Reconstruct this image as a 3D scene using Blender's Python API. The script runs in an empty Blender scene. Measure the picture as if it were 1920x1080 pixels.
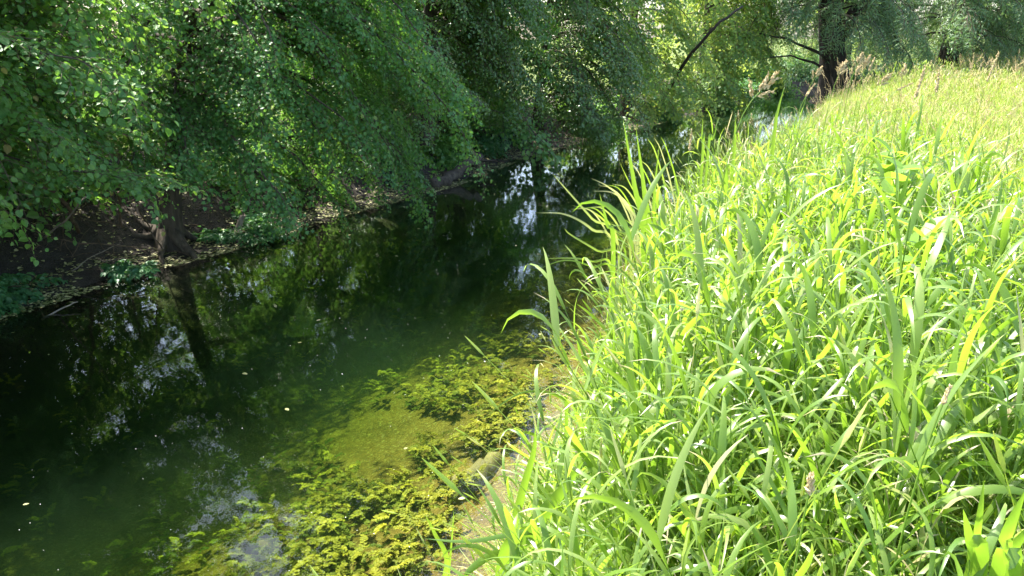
import bpy, math, numpy as np
from mathutils import Vector, Matrix

sc = bpy.context.scene
COL = sc.collection
RAD = math.radians
# ------------------------------------------------------------------ camera
CAM_Z, FPX, PITCH = 2.4, 1478.0, math.atan(470 / 1478.0)
cam = bpy.data.cameras.new('camera')
cam.sensor_width = 36.0
cam.lens = 36.0 * FPX / 1920.0
cam.clip_start, cam.clip_end = 0.02, 3000
co = bpy.data.objects.new('camera', cam)
COL.objects.link(co)
co.location = (0, 0, CAM_Z)
co.rotation_euler = (math.pi / 2 - PITCH, 0, 0)
sc.camera = co
# ------------------------------------------------------------------ sky, sun, exposure
SUN_EL, SUN_ROT = RAD(60), RAD(-50)
world = bpy.data.worlds.new('World')
sc.world = world
world.use_nodes = True
wn = world.node_tree.nodes
sky = wn.new('ShaderNodeTexSky')
sky.sky_type = 'NISHITA'
sky.sun_disc = False
sky.sun_elevation = SUN_EL
sky.sun_rotation = SUN_ROT
sky.air_density, sky.dust_density, sky.ozone_density = 1.0, 2.5, 1.0
world.node_tree.links.new(sky.outputs[0], wn['Background'].inputs[0])
wn['Background'].inputs[1].default_value = 0.15
sl = bpy.data.lights.new('sun', 'SUN')
sl.energy, sl.angle, sl.color = 4.9, RAD(0.53), (1.0, 0.95, 0.86)
so = bpy.data.objects.new('sun', sl)
COL.objects.link(so)
SUN = Vector((math.cos(SUN_EL) * math.sin(SUN_ROT), math.cos(SUN_EL) * math.cos(SUN_ROT), math.sin(SUN_EL)))
so.rotation_euler = SUN.to_track_quat('Z', 'Y').to_euler()
so.location = SUN * 40
sc.view_settings.view_transform = 'Standard'
sc.view_settings.look = 'None'
sc.view_settings.exposure = 2.12
sc.view_settings.gamma = 1.0
sc.render.engine = 'CYCLES'
cy = sc.cycles
cy.max_bounces, cy.diffuse_bounces, cy.glossy_bounces, cy.transmission_bounces = 9, 6, 3, 6
cy.transparent_max_bounces, cy.volume_bounces = 12, 0
cy.use_denoising = True

rng = np.random.default_rng(7)

def P(u, v, Y):
    """world point seen at photo pixel (u, v) at forward distance Y"""
    yv = (540 - v) / FPX
    d = np.array([(u - 960) / FPX, math.cos(PITCH) + yv * math.sin(PITCH), -math.sin(PITCH) + yv * math.cos(PITCH)])
    return np.array([0, 0, CAM_Z]) + d * (Y / d[1])

# ------------------------------------------------------------------ banks and ground height
LB = np.array([(-40, -33), (-20, -17), (-2.0, -9.2), (0, -8.15), (3, -6.5), (6.6, -4.56), (8, -4.0), (9.1, -3.25), (10.9, -2.4), (13.2, -1.0),
               (17, .46), (22.2, 3.56), (28.2, 7.28), (33.2, 10.07), (36, 12.5), (38.5, 16), (40.5, 24), (42, 45), (60, 400), (900, 900)], float)
RB = np.array([(-40, -24), (-20, -10), (-2, -1.6), (0, -.95), (3, .1), (5, .78), (7, 1.32), (9, 1.95), (14, 4.3), (20, 7.2), (27, 10.3), (31, 12.1), (33, 13.4),
               (34.5, 16), (36, 24), (37.5, 45), (55, 400), (895, 900)], float)
def XL(y): return np.interp(y, LB[:, 0], LB[:, 1])
def XR(y): return np.interp(y, RB[:, 0], RB[:, 1])
def vnoise(x, y, s=0):
    xi, yi = np.floor(x).astype(np.int64), np.floor(y).astype(np.int64)
    fx, fy = x - xi, y - yi
    fx, fy = fx * fx * (3 - 2 * fx), fy * fy * (3 - 2 * fy)
    def h(a, b):
        n = (a * 374761393 + b * 668265263 + s * 974711) & 0x7fffffff
        n = ((n ^ (n >> 13)) * 1274126177) & 0x7fffffff
        return ((n ^ (n >> 16)) & 0xffff) / 65535.0
    return (h(xi, yi) * (1 - fx) + h(xi + 1, yi) * fx) * (1 - fy) + (h(xi, yi + 1) * (1 - fx) + h(xi + 1, yi + 1) * fx) * fy
def fbm(x, y, s=0):
    return vnoise(x, y, s) * .5 + vnoise(2.1 * x, 2.1 * y, s + 1) * .3 + vnoise(4.3 * x, 4.3 * y, s + 2) * .2
def sstep(a, b, x):
    t = np.clip((x - a) / (b - a), 0, 1)
    return t * t * (3 - 2 * t)
def ground(x, y):
    x, y = np.asarray(x, float), np.asarray(y, float)
    slope = 0.87
    wob = (fbm(x * 1.3, y * 1.3, 5) - .5) * .35
    dl = (XL(y) - x) * slope + wob * .5      # >0: on the left bank
    dr = (x - XR(y)) * slope + wob * .4      # >0: on the right bank
    nz = fbm(x * .9, y * .9, 11) - .5
    n2 = fbm(x * 5, y * 5, 21) - .5
    n3 = fbm(x * 16, y * 16, 31) - .5
    left = -.01 + .05 * sstep(0, .5, dl) + .42 * sstep(.42, 1.25, dl) + .35 * sstep(1.2, 3.5, dl) + nz * .12 * sstep(.3, 1.5, dl) + n2 * .05 * sstep(.2, .7, dl) + n3 * .025 * sstep(0, .3, dl)
    right = .5 * sstep(-.05, .5, dr) + .2 * sstep(.4, 1.6, dr) + nz * .12 * sstep(.5, 2, dr)
    bed_r = -.14 * sstep(-.03, .22, -dr) - .32 * sstep(.1, 1.6, -dr) - .35 * sstep(1.3, 2.8, -dr)
    bed_l = -.10 * sstep(-.02, .1, -dl) - .7 * sstep(.05, 1.4, -dl)
    bed = np.maximum(bed_r, bed_l) + nz * .10 * sstep(.2, 1, np.minimum(-dl, -dr)) + n2 * .03
    z = np.where(dl > 0, left, np.where(dr > 0, right, bed))
    return np.clip(z, -1.2, 1.3)

# ------------------------------------------------------------------ mesh helpers
def nn(v):
    return v / np.maximum(np.linalg.norm(v, axis=-1, keepdims=True), 1e-9)

class MB:
    """collects vertices, faces and a per-vertex random value, builds ONE mesh object"""
    def __init__(s):
        s.V, s.L, s.T, s.R, s.n = [], [], [], [], 0
    def add(s, V, faces, rnd=.5):
        V = np.asarray(V, float)
        s.V.append(V)
        s.R.append(np.full(len(V), rnd) if np.isscalar(rnd) else np.asarray(rnd, float))
        for f in faces:
            s.L.append(np.asarray(f) + s.n)
            s.T.append(np.array([len(f)]))
        s.n += len(V)
    def add_raw(s, V, L, T, R):
        s.V.append(V); s.L.append(L + s.n); s.T.append(T); s.R.append(R); s.n += len(V)
    def instances(s, tmpl, R, T, S, rnd):
        """tmpl=(verts, loops, totals[, rnd offset]); R (N,3,3), T (N,3), S (N,) or (N,3)"""
        tv, tl, tt = tmpl[:3]
        N, k = len(T), len(tv)
        if N == 0: return
        S = np.asarray(S, float)
        sv = tv[None] * (S[:, None, None] if S.ndim == 1 else S[:, None, :])
        V = np.einsum('nij,nkj->nki', R, sv) + T[:, None]
        L = (tl[None] + (np.arange(N) * k)[:, None]).reshape(-1)
        rr = np.repeat(np.asarray(rnd, float), k)
        if len(tmpl) > 3: rr = np.clip(rr + np.tile(tmpl[3], N), 0, 1)
        s.add_raw(V.reshape(-1, 3), L, np.tile(tt, N), rr)
    def tube(s, pts, radii, sides=6, rnd=.5, cap=True, wob=0.0):
        pts = np.asarray(pts, float)
        n = len(pts)
        radii = np.broadcast_to(np.asarray(radii, float), (n,))
        tan = nn(np.gradient(pts, axis=0))
        ref = np.array([0, 0, 1.0]) if abs(tan[0][2]) < .8 else np.array([1.0, 0, 0])
        a = nn(np.cross(tan, ref)); b = np.cross(tan, a)
        th = np.arange(sides) * 2 * math.pi / sides
        rr = np.ones((n, sides))
        if wob:
            rr = 1 + wob * (np.sin(th * 3 + 1)[None] * .5 + rng.normal(0, .35, (1, sides)) + rng.normal(0, .18, (n, sides)))
        V = pts[:, None] + (a[:, None] * np.cos(th)[None, :, None] + b[:, None] * np.sin(th)[None, :, None]) * (radii[:, None] * rr)[:, :, None]
        i = np.arange(n - 1)[:, None] * sides
        j = np.arange(sides)[None]
        j2 = (j + 1) % sides
        F = np.stack([i + j, i + j2, i + sides + j2, i + sides + j], -1).reshape(-1, 4)
        L = F.reshape(-1); T = np.full(len(F), 4)
        if cap:
            L = np.concatenate([L, np.arange(sides)[::-1], (n - 1) * sides + np.arange(sides)])
            T = np.concatenate([T, [sides, sides]])
        s.add_raw(V.reshape(-1, 3), L, T, np.full(n * sides, rnd))
    def ribbon(s, pts, side, w, fold=.18, rnd=.5):
        V, L, T = ribbon(pts, side, w, fold)
        s.add_raw(V, L, T, np.full(len(V), rnd))
    def build(s, name, mat, parent=None, smooth=False, loc=None):
        V = np.concatenate(s.V); L = np.concatenate(s.L); T = np.concatenate(s.T); R = np.concatenate(s.R)
        if loc is not None: V = V - np.asarray(loc)
        me = bpy.data.meshes.new(name)
        me.vertices.add(len(V)); me.vertices.foreach_set('co', V.astype(np.float32).ravel())
        me.loops.add(len(L)); me.loops.foreach_set('vertex_index', L.astype(np.int32))
        st = np.concatenate([[0], np.cumsum(T)[:-1]])
        me.polygons.add(len(T)); me.polygons.foreach_set('loop_start', st.astype(np.int32)); me.polygons.foreach_set('loop_total', T.astype(np.int32))
        me.polygons.foreach_set('use_smooth', np.full(len(T), bool(smooth)))
        at = me.attributes.new('rnd', 'FLOAT', 'POINT'); at.data.foreach_set('value', R.astype(np.float32))
        me.update(calc_edges=True); me.validate()
        me.materials.append(mat)
        o = bpy.data.objects.new(name, me)
        COL.objects.link(o)
        if parent is not None: o.parent = parent
        if loc is not None and parent is None: o.location = loc
        return o

def ribbon(pts, side, w, fold=.18):
    """folded strip: left edge, midrib, right edge"""
    pts, side = np.asarray(pts, float), nn(np.asarray(side, float))
    n = len(pts)
    nor = nn(np.cross(side, np.gradient(pts, axis=0)))
    w = np.asarray(w)[:, None] * .5
    V = np.stack([pts - side * w - nor * w * fold * 0, pts - nor * w * fold, pts + side * w], 1).reshape(-1, 3)
    i = np.arange(n - 1)[:, None] * 3
    j = np.array([[0, 1]])
    F = np.stack([i + j, i + j + 1, i + j + 4, i + j + 3], -1).reshape(-1, 4)
    return V, F.reshape(-1), np.full(len(F), 4)

def leafcurve(base, az, e0, e1, L, n=7, pw=1.3, twist=0., azd=0.):
    """grass leaf midline: starts at elevation e0, bends to e1"""
    t = np.linspace(0, 1, n)
    e = e0 + (e1 - e0) * t ** pw
    a = az + azd * t
    d = np.stack([np.cos(e) * np.cos(a), np.cos(e) * np.sin(a), np.sin(e)], -1)
    step = L / (n - 1)
    pts = np.concatenate([[np.zeros(3)], np.cumsum((d[:-1] + d[1:]) * .5 * step, axis=0)]) + base
    h = np.stack([-np.sin(a), np.cos(a), np.zeros(n)], -1)
    nor = np.cross(d, h)
    tw = twist * t
    side = h * np.cos(tw)[:, None] + nor * np.sin(tw)[:, None]
    return pts, side
def wprof(n, w, rise=.18, base=.55):
    t = np.linspace(0, 1, n)
    return w * np.where(t < rise, base + (1 - base) * t / rise, np.clip(1 - ((t - rise) / (1 - rise)) ** 2.0, 0, 1)) + 4e-4

def merge(parts):
    V, L, T, R, n = [], [], [], [], 0
    for p in parts:
        v, l, t = p[:3]
        V.append(v); L.append(l + n); T.append(t); n += len(v)
        R.append(p[3] if len(p) > 3 else np.zeros(len(v)))
    return np.concatenate(V), np.concatenate(L), np.concatenate(T), np.concatenate(R)
def tube_arr(pts, r, sides=3, rnd=0.):
    m = MB(); m.tube(pts, r, sides, 0, cap=False)
    return m.V[0], m.L[0], m.T[0], np.full(len(m.V[0]), rnd)

def tag(o, label=None, cat=None, group=None, kind=None):
    if label: o['label'] = label
    if cat: o['category'] = cat
    if group: o['group'] = group
    if kind: o['kind'] = kind
    return o
def empty(name, loc, label, cat, group=None):
    o = bpy.data.objects.new(name, None)
    o.empty_display_size = .2
    COL.objects.link(o)
    o.location = loc
    return tag(o, label, cat, group)

# ------------------------------------------------------------------ materials
def new_mat(name):
    m = bpy.data.materials.new(name)
    m.use_nodes = True
    nt = m.node_tree
    for n in list(nt.nodes): nt.nodes.remove(n)
    out = nt.nodes.new('ShaderNodeOutputMaterial')
    return m, nt, out
def ramp(nt, src, stops):
    r = nt.nodes.new('ShaderNodeValToRGB')
    el = r.color_ramp.elements
    while len(el) < len(stops): el.new(.5)
    for e, (p, c) in zip(el, stops):
        e.position = p; e.color = (*c, 1)
    nt.links.new(src, r.inputs[0])
    return r.outputs[0]
def leaf_mat(name, stops, tstops, tfac=.4, rough=.42, spec=.5):
    m, nt, out = new_mat(name)
    at = nt.nodes.new('ShaderNodeAttribute'); at.attribute_name = 'rnd'
    b = nt.nodes.new('ShaderNodeBsdfPrincipled')
    nt.links.new(ramp(nt, at.outputs['Fac'], stops), b.inputs['Base Color'])
    b.inputs['Roughness'].default_value = rough
    b.inputs['Specular IOR Level'].default_value = spec
    t = nt.nodes.new('ShaderNodeBsdfTranslucent')
    nt.links.new(ramp(nt, at.outputs['Fac'], tstops), t.inputs['Color'])
    mx = nt.nodes.new('ShaderNodeMixShader')
    mx.inputs[0].default_value = tfac
    nt.links.new(b.outputs[0], mx.inputs[1]); nt.links.new(t.outputs[0], mx.inputs[2])
    nt.links.new(mx.outputs[0], out.inputs[0])
    return m
def solid_mat(name, c1, c2, scale=8, rough=.85, bump=.4, stretch=(1, 1, 1), detail=6, spec=.3):
    m, nt, out = new_mat(name)
    tc = nt.nodes.new('ShaderNodeTexCoord')
    mp = nt.nodes.new('ShaderNodeMapping'); mp.inputs['Scale'].default_value = stretch
    nt.links.new(tc.outputs['Object'], mp.inputs[0])
    n = nt.nodes.new('ShaderNodeTexNoise'); n.inputs['Scale'].default_value = scale; n.inputs['Detail'].default_value = detail
    n.inputs['Roughness'].default_value = .65
    nt.links.new(mp.outputs[0], n.inputs['Vector'])
    b = nt.nodes.new('ShaderNodeBsdfPrincipled')
    nt.links.new(ramp(nt, n.outputs['Fac'], [(.32, c1), (.68, c2)]), b.inputs['Base Color'])
    b.inputs['Roughness'].default_value = rough
    b.inputs['Specular IOR Level'].default_value = spec
    if bump:
        bp = nt.nodes.new('ShaderNodeBump'); bp.inputs['Strength'].default_value = bump; bp.inputs['Distance'].default_value = .03
        nt.links.new(n.outputs['Fac'], bp.inputs['Height']); nt.links.new(bp.outputs[0], b.inputs['Normal'])
    nt.links.new(b.outputs[0], out.inputs[0])
    return m

M = {}
M['maple'] = leaf_mat('maple leaf', [(0, (.040, .125, .030)), (.6, (.070, .185, .042)), (.93, (.12, .24, .05)), (1, (.20, .27, .06))],
                      [(0, (.12, .34, .04)), (1, (.28, .50, .06))], .38, .45, .4)
M['hazel'] = leaf_mat('hazel leaf', [(0, (.050, .135, .032)), (.7, (.090, .20, .045)), (.95, (.15, .25, .06)), (1, (.26, .20, .07))],
                      [(0, (.15, .38, .04)), (1, (.32, .52, .06))], .4, .45, .4)
M['alder'] = leaf_mat('glossy leaf', [(0, (.045, .112, .028)), (.8, (.085, .17, .04)), (1, (.14, .20, .06))],
                      [(0, (.14, .32, .04)), (1, (.30, .46, .06))], .34, .32, .6)
M['lime'] = leaf_mat('light leaf', [(0, (.06, .15, .03)), (1, (.13, .24, .05))], [(0, (.24, .40, .06)), (1, (.54, .60, .11))], .52, .45)
M['willow'] = leaf_mat('willow leaf', [(0, (.055, .125, .06)), (1, (.14, .23, .11))], [(0, (.14, .28, .06)), (1, (.30, .44, .10))], .34, .42)
M['nettle'] = leaf_mat('bramble leaf', [(0, (.035, .12, .045)), (1, (.07, .19, .06))], [(0, (.1, .28, .05)), (1, (.2, .4, .06))], .32, .45)
M['grass'] = leaf_mat('grass leaf', [(0, (.065, .125, .020)), (.5, (.11, .175, .025)), (.86, (.19, .25, .07)), (1, (.40, .34, .22))],
                      [(0, (.29, .52, .035)), (.6, (.36, .58, .04)), (.88, (.43, .59, .07)), (1, (.5, .45, .22))], .42, .36, .6)
M['meadow'] = leaf_mat('meadow grass', [(0, (.19, .28, .05)), (.6, (.33, .41, .10)), (.85, (.44, .45, .20)), (1, (.54, .50, .30))],
                       [(0, (.40, .62, .05)), (.7, (.62, .74, .10)), (1, (.74, .70, .32))], .5, .38)
M['seed'] = leaf_mat('seed head', [(0, (.46, .36, .18)), (1, (.66, .54, .32))], [(0, (.50, .38, .17)), (1, (.66, .52, .28))], .3, .7, .2)
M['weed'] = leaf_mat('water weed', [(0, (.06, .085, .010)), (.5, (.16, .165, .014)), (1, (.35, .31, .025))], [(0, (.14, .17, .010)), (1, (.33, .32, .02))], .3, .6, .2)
M['broad'] = leaf_mat('broad weed leaf', [(0, (.10, .20, .03)), (1, (.16, .27, .04))], [(0, (.30, .52, .03)), (1, (.38, .58, .05))], .45, .45)
M['dry'] = leaf_mat('dry leaf litter', [(0, (.09, .10, .03)), (.6, (.24, .25, .08)), (1, (.42, .39, .2))], [(0, (.08, .09, .02)), (1, (.2, .2, .06))], .15, .6)
M['bark'] = solid_mat('bark', (.022, .018, .014), (.10, .082, .06), 14, .95, 1.0, (1, 1, .16))
M['darkbark'] = solid_mat('dark bark', (.010, .008, .006), (.034, .027, .02), 7, .9, .9, (1, 1, .2))
M['twig'] = solid_mat('twig bark', (.05, .036, .024), (.12, .085, .055), 12, .8, .2)
M['deadwood'] = solid_mat('dead wood', (.13, .11, .085), (.26, .22, .17), 14, .85, .5, (1, 1, .4))
M['log'] = solid_mat('weathered log', (.028, .022, .016), (.085, .07, .052), 16, .95, 1.0, (1, 1, .3))
M['stone'] = solid_mat('algae stone', (.09, .075, .03), (.19, .15, .07), 9, .8, .6)
M['fluff'] = solid_mat('fluff', (.55, .55, .5), (.75, .75, .7), 4, .9, 0)

def terrain_mat():
    m, nt, out = new_mat('earth')
    N, L = nt.nodes.new, nt.links.new
    geo = N('ShaderNodeNewGeometry')
    at = N('ShaderNodeAttribute'); at.attribute_name = 'rnd'      # 0 river bed .. 0.5 mud .. 1 meadow
    n1 = N('ShaderNodeTexNoise'); n1.inputs['Scale'].default_value = 3.0; n1.inputs['Detail'].default_value = 8; n1.inputs['Roughness'].default_value = .7
    n2 = N('ShaderNodeTexNoise'); n2.inputs['Scale'].default_value = 45; n2.inputs['Detail'].default_value = 4
    vo = N('ShaderNodeTexVoronoi'); vo.inputs['Scale'].default_value = 55
    for n in (n1, n2, vo): L(geo.outputs['Position'], n.inputs['Vector'])
    bed = ramp(nt, n1.outputs['Fac'], [(.3, (.07, .042, .013)), (.5, (.15, .088, .025)), (.7, (.23, .14, .045))])
    peb = ramp(nt, vo.outputs['Color'], [(.2, (.10, .065, .02)), (.6, (.20, .14, .05)), (.9, (.36, .28, .13))])
    mx0 = N('ShaderNodeMix'); mx0.data_type = 'RGBA'
    pm = ramp(nt, n2.outputs['Fac'], [(.45, (0, 0, 0)), (.62, (.7, .7, .7))])
    L(pm, mx0.inputs[0]); L(bed, mx0.inputs[6]); L(peb, mx0.inputs[7])
    mud = ramp(nt, n1.outputs['Fac'], [(.3, (.022, .019, .016)), (.55, (.048, .041, .034)), (.75, (.09, .075, .056))])
    mead = ramp(nt, n1.outputs['Fac'], [(.3, (.05, .075, .018)), (.6, (.12, .15, .035)), (.75, (.20, .20, .06))])
    def mix(fs, a, b):
        x = N('ShaderNodeMix'); x.data_type = 'RGBA'
        L(fs, x.inputs[0]); L(a, x.inputs[6]); L(b, x.inputs[7])
        return x.outputs[2]
    f1 = ramp(nt, at.outputs['Fac'], [(.05, (0, 0, 0)), (.30, (1, 1, 1))])
    f2 = ramp(nt, at.outputs['Fac'], [(.65, (0, 0, 0)), (.85, (1, 1, 1))])
    c = mix(f2, mix(f1, mx0.outputs[2], mud), mead)
    b = N('ShaderNodeBsdfPrincipled'); b.inputs['Roughness'].default_value = .9; b.inputs['Specular IOR Level'].default_value = .2
    L(c, b.inputs['Base Color'])
    bp = N('ShaderNodeBump'); bp.inputs['Strength'].default_value = .7; bp.inputs['Distance'].default_value = .03
    ad = N('ShaderNodeMath'); ad.operation = 'ADD'
    L(n2.outputs['Fac'], ad.inputs[0]); L(vo.outputs['Distance'], ad.inputs[1])
    L(ad.outputs[0], bp.inputs['Height']); L(bp.outputs[0], b.inputs['Normal'])
    L(b.outputs[0], out.inputs[0])
    return m
def water_mat():
    m, nt, out = new_mat('river water')
    N, L = nt.nodes.new, nt.links.new
    geo = N('ShaderNodeNewGeometry')
    mp = N('ShaderNodeMapping'); mp.inputs['Rotation'].default_value = (0, 0, RAD(28)); mp.inputs['Scale'].default_value = (1.5, .8, 1)
    L(geo.outputs['Position'], mp.inputs[0])
    n1 = N('ShaderNodeTexNoise'); n1.inputs['Scale'].default_value = 7.0; n1.inputs['Detail'].default_value = 4; n1.inputs['Roughness'].default_value = .5
    n2 = N('ShaderNodeTexNoise'); n2.inputs['Scale'].default_value = .9; n2.inputs['Detail'].default_value = 1
    L(mp.outputs[0], n1.inputs['Vector']); L(mp.outputs[0], n2.inputs['Vector'])
    mu = N('ShaderNodeMath'); mu.operation = 'MULTIPLY_ADD'; mu.inputs[1].default_value = 2.0
    L(n2.outputs['Fac'], mu.inputs[0]); L(n1.outputs['Fac'], mu.inputs[2])
    bp = N('ShaderNodeBump'); bp.inputs['Strength'].default_value = 1.0; bp.inputs['Distance'].default_value = .0009
    L(mu.outputs[0], bp.inputs['Height'])
    fr = N('ShaderNodeFresnel'); fr.inputs['IOR'].default_value = 1.333
    L(bp.outputs[0], fr.inputs['Normal'])
    tr = N('ShaderNodeBsdfTransparent'); tr.inputs[0].default_value = (.96, .98, .95, 1)
    gl = N('ShaderNodeBsdfGlossy'); gl.inputs['Roughness'].default_value = .0; gl.inputs['Color'].default_value = (1, 1, 1, 1)
    L(bp.outputs[0], gl.inputs['Normal'])
    mx = N('ShaderNodeMixShader')
    L(fr.outputs[0], mx.inputs[0]); L(tr.outputs[0], mx.inputs[1]); L(gl.outputs[0], mx.inputs[2])
    L(mx.outputs[0], out.inputs['Surface'])
    ab = N('ShaderNodeVolumeAbsorption'); ab.inputs['Color'].default_value = (.50, .72, .22, 1); ab.inputs['Density'].default_value = 1.6
    vs = N('ShaderNodeVolumeScatter'); vs.inputs['Color'].default_value = (.42, .80, .52, 1); vs.inputs['Density'].default_value = .05
    vs.inputs['Anisotropy'].default_value = .3
    ads = N('ShaderNodeAddShader')
    L(ab.outputs[0], ads.inputs[0]); L(vs.outputs[0], ads.inputs[1])
    L(ads.outputs[0], out.inputs['Volume'])
    return m
M['earth'] = terrain_mat()
M['water'] = water_mat()

# ------------------------------------------------------------------ ground sheet and water body
def axis(lo, hi, d, far):
    core = np.arange(lo, hi + 1e-6, d)
    g, s, out = [], d, 0.
    while out < far:
        s *= 1.22; out += s; g.append(out)
    g = np.array(g)
    return np.concatenate([lo - g[::-1], core, hi + g])
gx, gy = axis(-9, 6, .07, 700), axis(2, 20, .09, 700)
X, Y = np.meshgrid(gx, gy)
Z = ground(X, Y)
nx, ny = len(gx), len(gy)
i = (np.arange(ny - 1)[:, None] * nx + np.arange(nx - 1)[None]).reshape(-1)
F = np.stack([i, i + 1, i + nx + 1, i + nx], -1)
dl, dr = XL(Y) - X, X - XR(Y)
zone = np.where(dl > 0, .5 + .5 * sstep(2.5, 5.0, dl), np.where(dr > -.05, .45 * sstep(-.05, .1, dr) + .55 * sstep(.15, .7, dr), np.where(dl > -3.2, .30 * sstep(-3.2, -2.0, dl) + .2 * sstep(-.5, -.1, dl), 0)))
m = MB(); m.add_raw(np.stack([X, Y, Z], -1).reshape(-1, 3), F.reshape(-1), np.full(len(F), 4), zone.reshape(-1))
tag(m.build('ground', M['earth'], smooth=True), kind='structure')

m = MB()
ys = np.concatenate([np.linspace(-20, 40, 61), [46, 52, 60]])
top, bot = [], []
for y in ys:
    top += [(XL(y) - 1.2, y, 0), (XR(y) + .8, y, 0)]
    bot += [(XL(y) - 1.2, y, -2.5), (XR(y) + .8, y, -2.5)]
n = len(ys)
Fs = []
for k in range(n - 1):
    a = 2 * k
    Fs += [(a, a + 1, a + 3, a + 2), (2 * n + a, 2 * n + a + 2, 2 * n + a + 3, 2 * n + a + 1),
           (a, a + 2, 2 * n + a + 2, 2 * n + a), (a + 1, 2 * n + a + 1, 2 * n + a + 3, a + 3)]
e = 2 * n - 2
Fs += [(0, 2 * n, 2 * n + 1, 1), (e, e + 1, 2 * n + e + 1, 2 * n + e)]
m.add(np.array(top + bot, float), Fs)
tag(m.build('water', M['water']), kind='structure')

# ------------------------------------------------------------------ leaves, sprays, trees
def leaf_template(outline, fold=.25, curl=.18):
    """outline: half outline points (x along the leaf, y half width) from base to tip; two folded halves"""
    h = np.array(outline, float)
    mid = np.array([[0, 0], [.5, 0], [1, 0]])
    def pt(x, y, s):
        return (x, y * s, abs(y) * fold - curl * x * x)
    V = [pt(*p, 1) for p in mid]
    f1, f2 = [0], [0]
    for (x, y) in h:
        V.append(pt(x, y, 1)); f1.append(len(V) - 1)
    for (x, y) in h:
        V.append(pt(x, y, -1)); f2.append(len(V) - 1)
    f1 += [2, 1]; f2 += [2, 1]
    L = np.array(f1[::-1] + f2)
    return np.array(V), L, np.array([len(f1), len(f2)])
LEAF = {
    'maple': leaf_template([(-.08, .25), (.18, .50), (.30, .28), (.62, .46), (.66, .18)]),
    'hazel': leaf_template([(.06, .26), (.32, .42), (.62, .38), (.84, .20)]),
    'alder': leaf_template([(.15, .20), (.45, .30), (.75, .20)], .3, .25),
    'lime': leaf_template([(.15, .28), (.45, .38), (.78, .22)]),
    'willow': leaf_template([(.25, .085), (.6, .075)], .2, .3),
    'nettle': leaf_template([(.05, .22), (.3, .34), (.65, .24)], .3, .3),
}
def frame(x, z):
    """rotation matrices with X axis along x and Z axis near z"""
    x = nn(x); y = nn(np.cross(z, x)); z2 = np.cross(x, y)
    return np.stack([x, y, z2], -1)
def spray_template(seed, hang=.0, leafjit=.38, dens=1.0, narrow=False):
    r = np.random.default_rng(seed)
    Ps, Rs, Ss, tw = [], [], [], []
    def line(p0, d, L, r0, n):
        pts = [p0]
        d = nn(d)
        for k in range(n):
            d = nn(d + np.array([0, 0, -.09 - hang]) + r.normal(0, .07, 3))
            pts.append(pts[-1] + d * L / n)
        pts = np.array(pts)
        tw.append(tube_arr(pts, np.linspace(r0, r0 * .3, n + 1), 3))
        return pts
    def leaves(pts, spacing, start=0.):
        seg = np.linalg.norm(np.diff(pts, axis=0), axis=1)
        tot = seg.sum(); cum = np.concatenate([[0], np.cumsum(seg)])
        s, side = start + spacing * .5, 1
        while s < tot + spacing * .6:
            q = min(s, tot)
            p = np.array([np.interp(q, cum, pts[:, c]) for c in range(3)])
            k = min(np.searchsorted(cum, q), len(seg)) - 1
            t = nn(pts[k + 1] - pts[k])
            lat = nn(np.cross([0, 0, 1.0], t)) * side
            d = t * (.55 if s < tot else 1.2) + lat * (1.0 if s < tot else .1) + np.array([0, 0, -.25]) + r.normal(0, .22, 3)
            z = np.array([0, 0, 1.0]) + r.normal(0, leafjit, 3)
            Ps.append(p + nn(d) * .008); Rs.append(frame(d, z)); Ss.append(r.uniform(.5, 1.3) * (1 if s < tot * .8 else .75))
            s += spacing * r.uniform(.75, 1.25); side = -side
    stem = line(np.zeros(3), np.array([1, 0, .08]), .55, .0035, 6)
    leaves(stem, .045 / dens, .06)
    nt = 7
    for k in range(nt):
        f = .12 + .75 * k / nt
        p = np.array([np.interp(f * 6, np.arange(7), stem[:, c]) for c in range(3)])
        sd = 1 if k % 2 else -1
        tl = r.uniform(.16, .30) * (1.1 - .6 * f)
        pts = line(p, np.array([.75 if not narrow else 1.3, sd * r.uniform(.6, 1.0), r.uniform(-.25, .3)]), tl, .002, 3)
        leaves(pts, .042 / dens)
    return np.array(Ps), np.array(Rs), np.array(Ss), merge(tw)
SPRAYS = {'broad': [spray_template(100 + k) for k in range(10)],
          'willow': [spray_template(200 + k, .12, .6, 1.3, True) for k in range(8)],
          'sparse': [spray_template(300 + k, .0, .7, .55) for k in range(6)]}

def rot_z(v, a):
    c, s = math.cos(a), math.sin(a)
    return np.array([v[0] * c - v[1] * s, v[0] * s + v[1] * c, v[2]])

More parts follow.
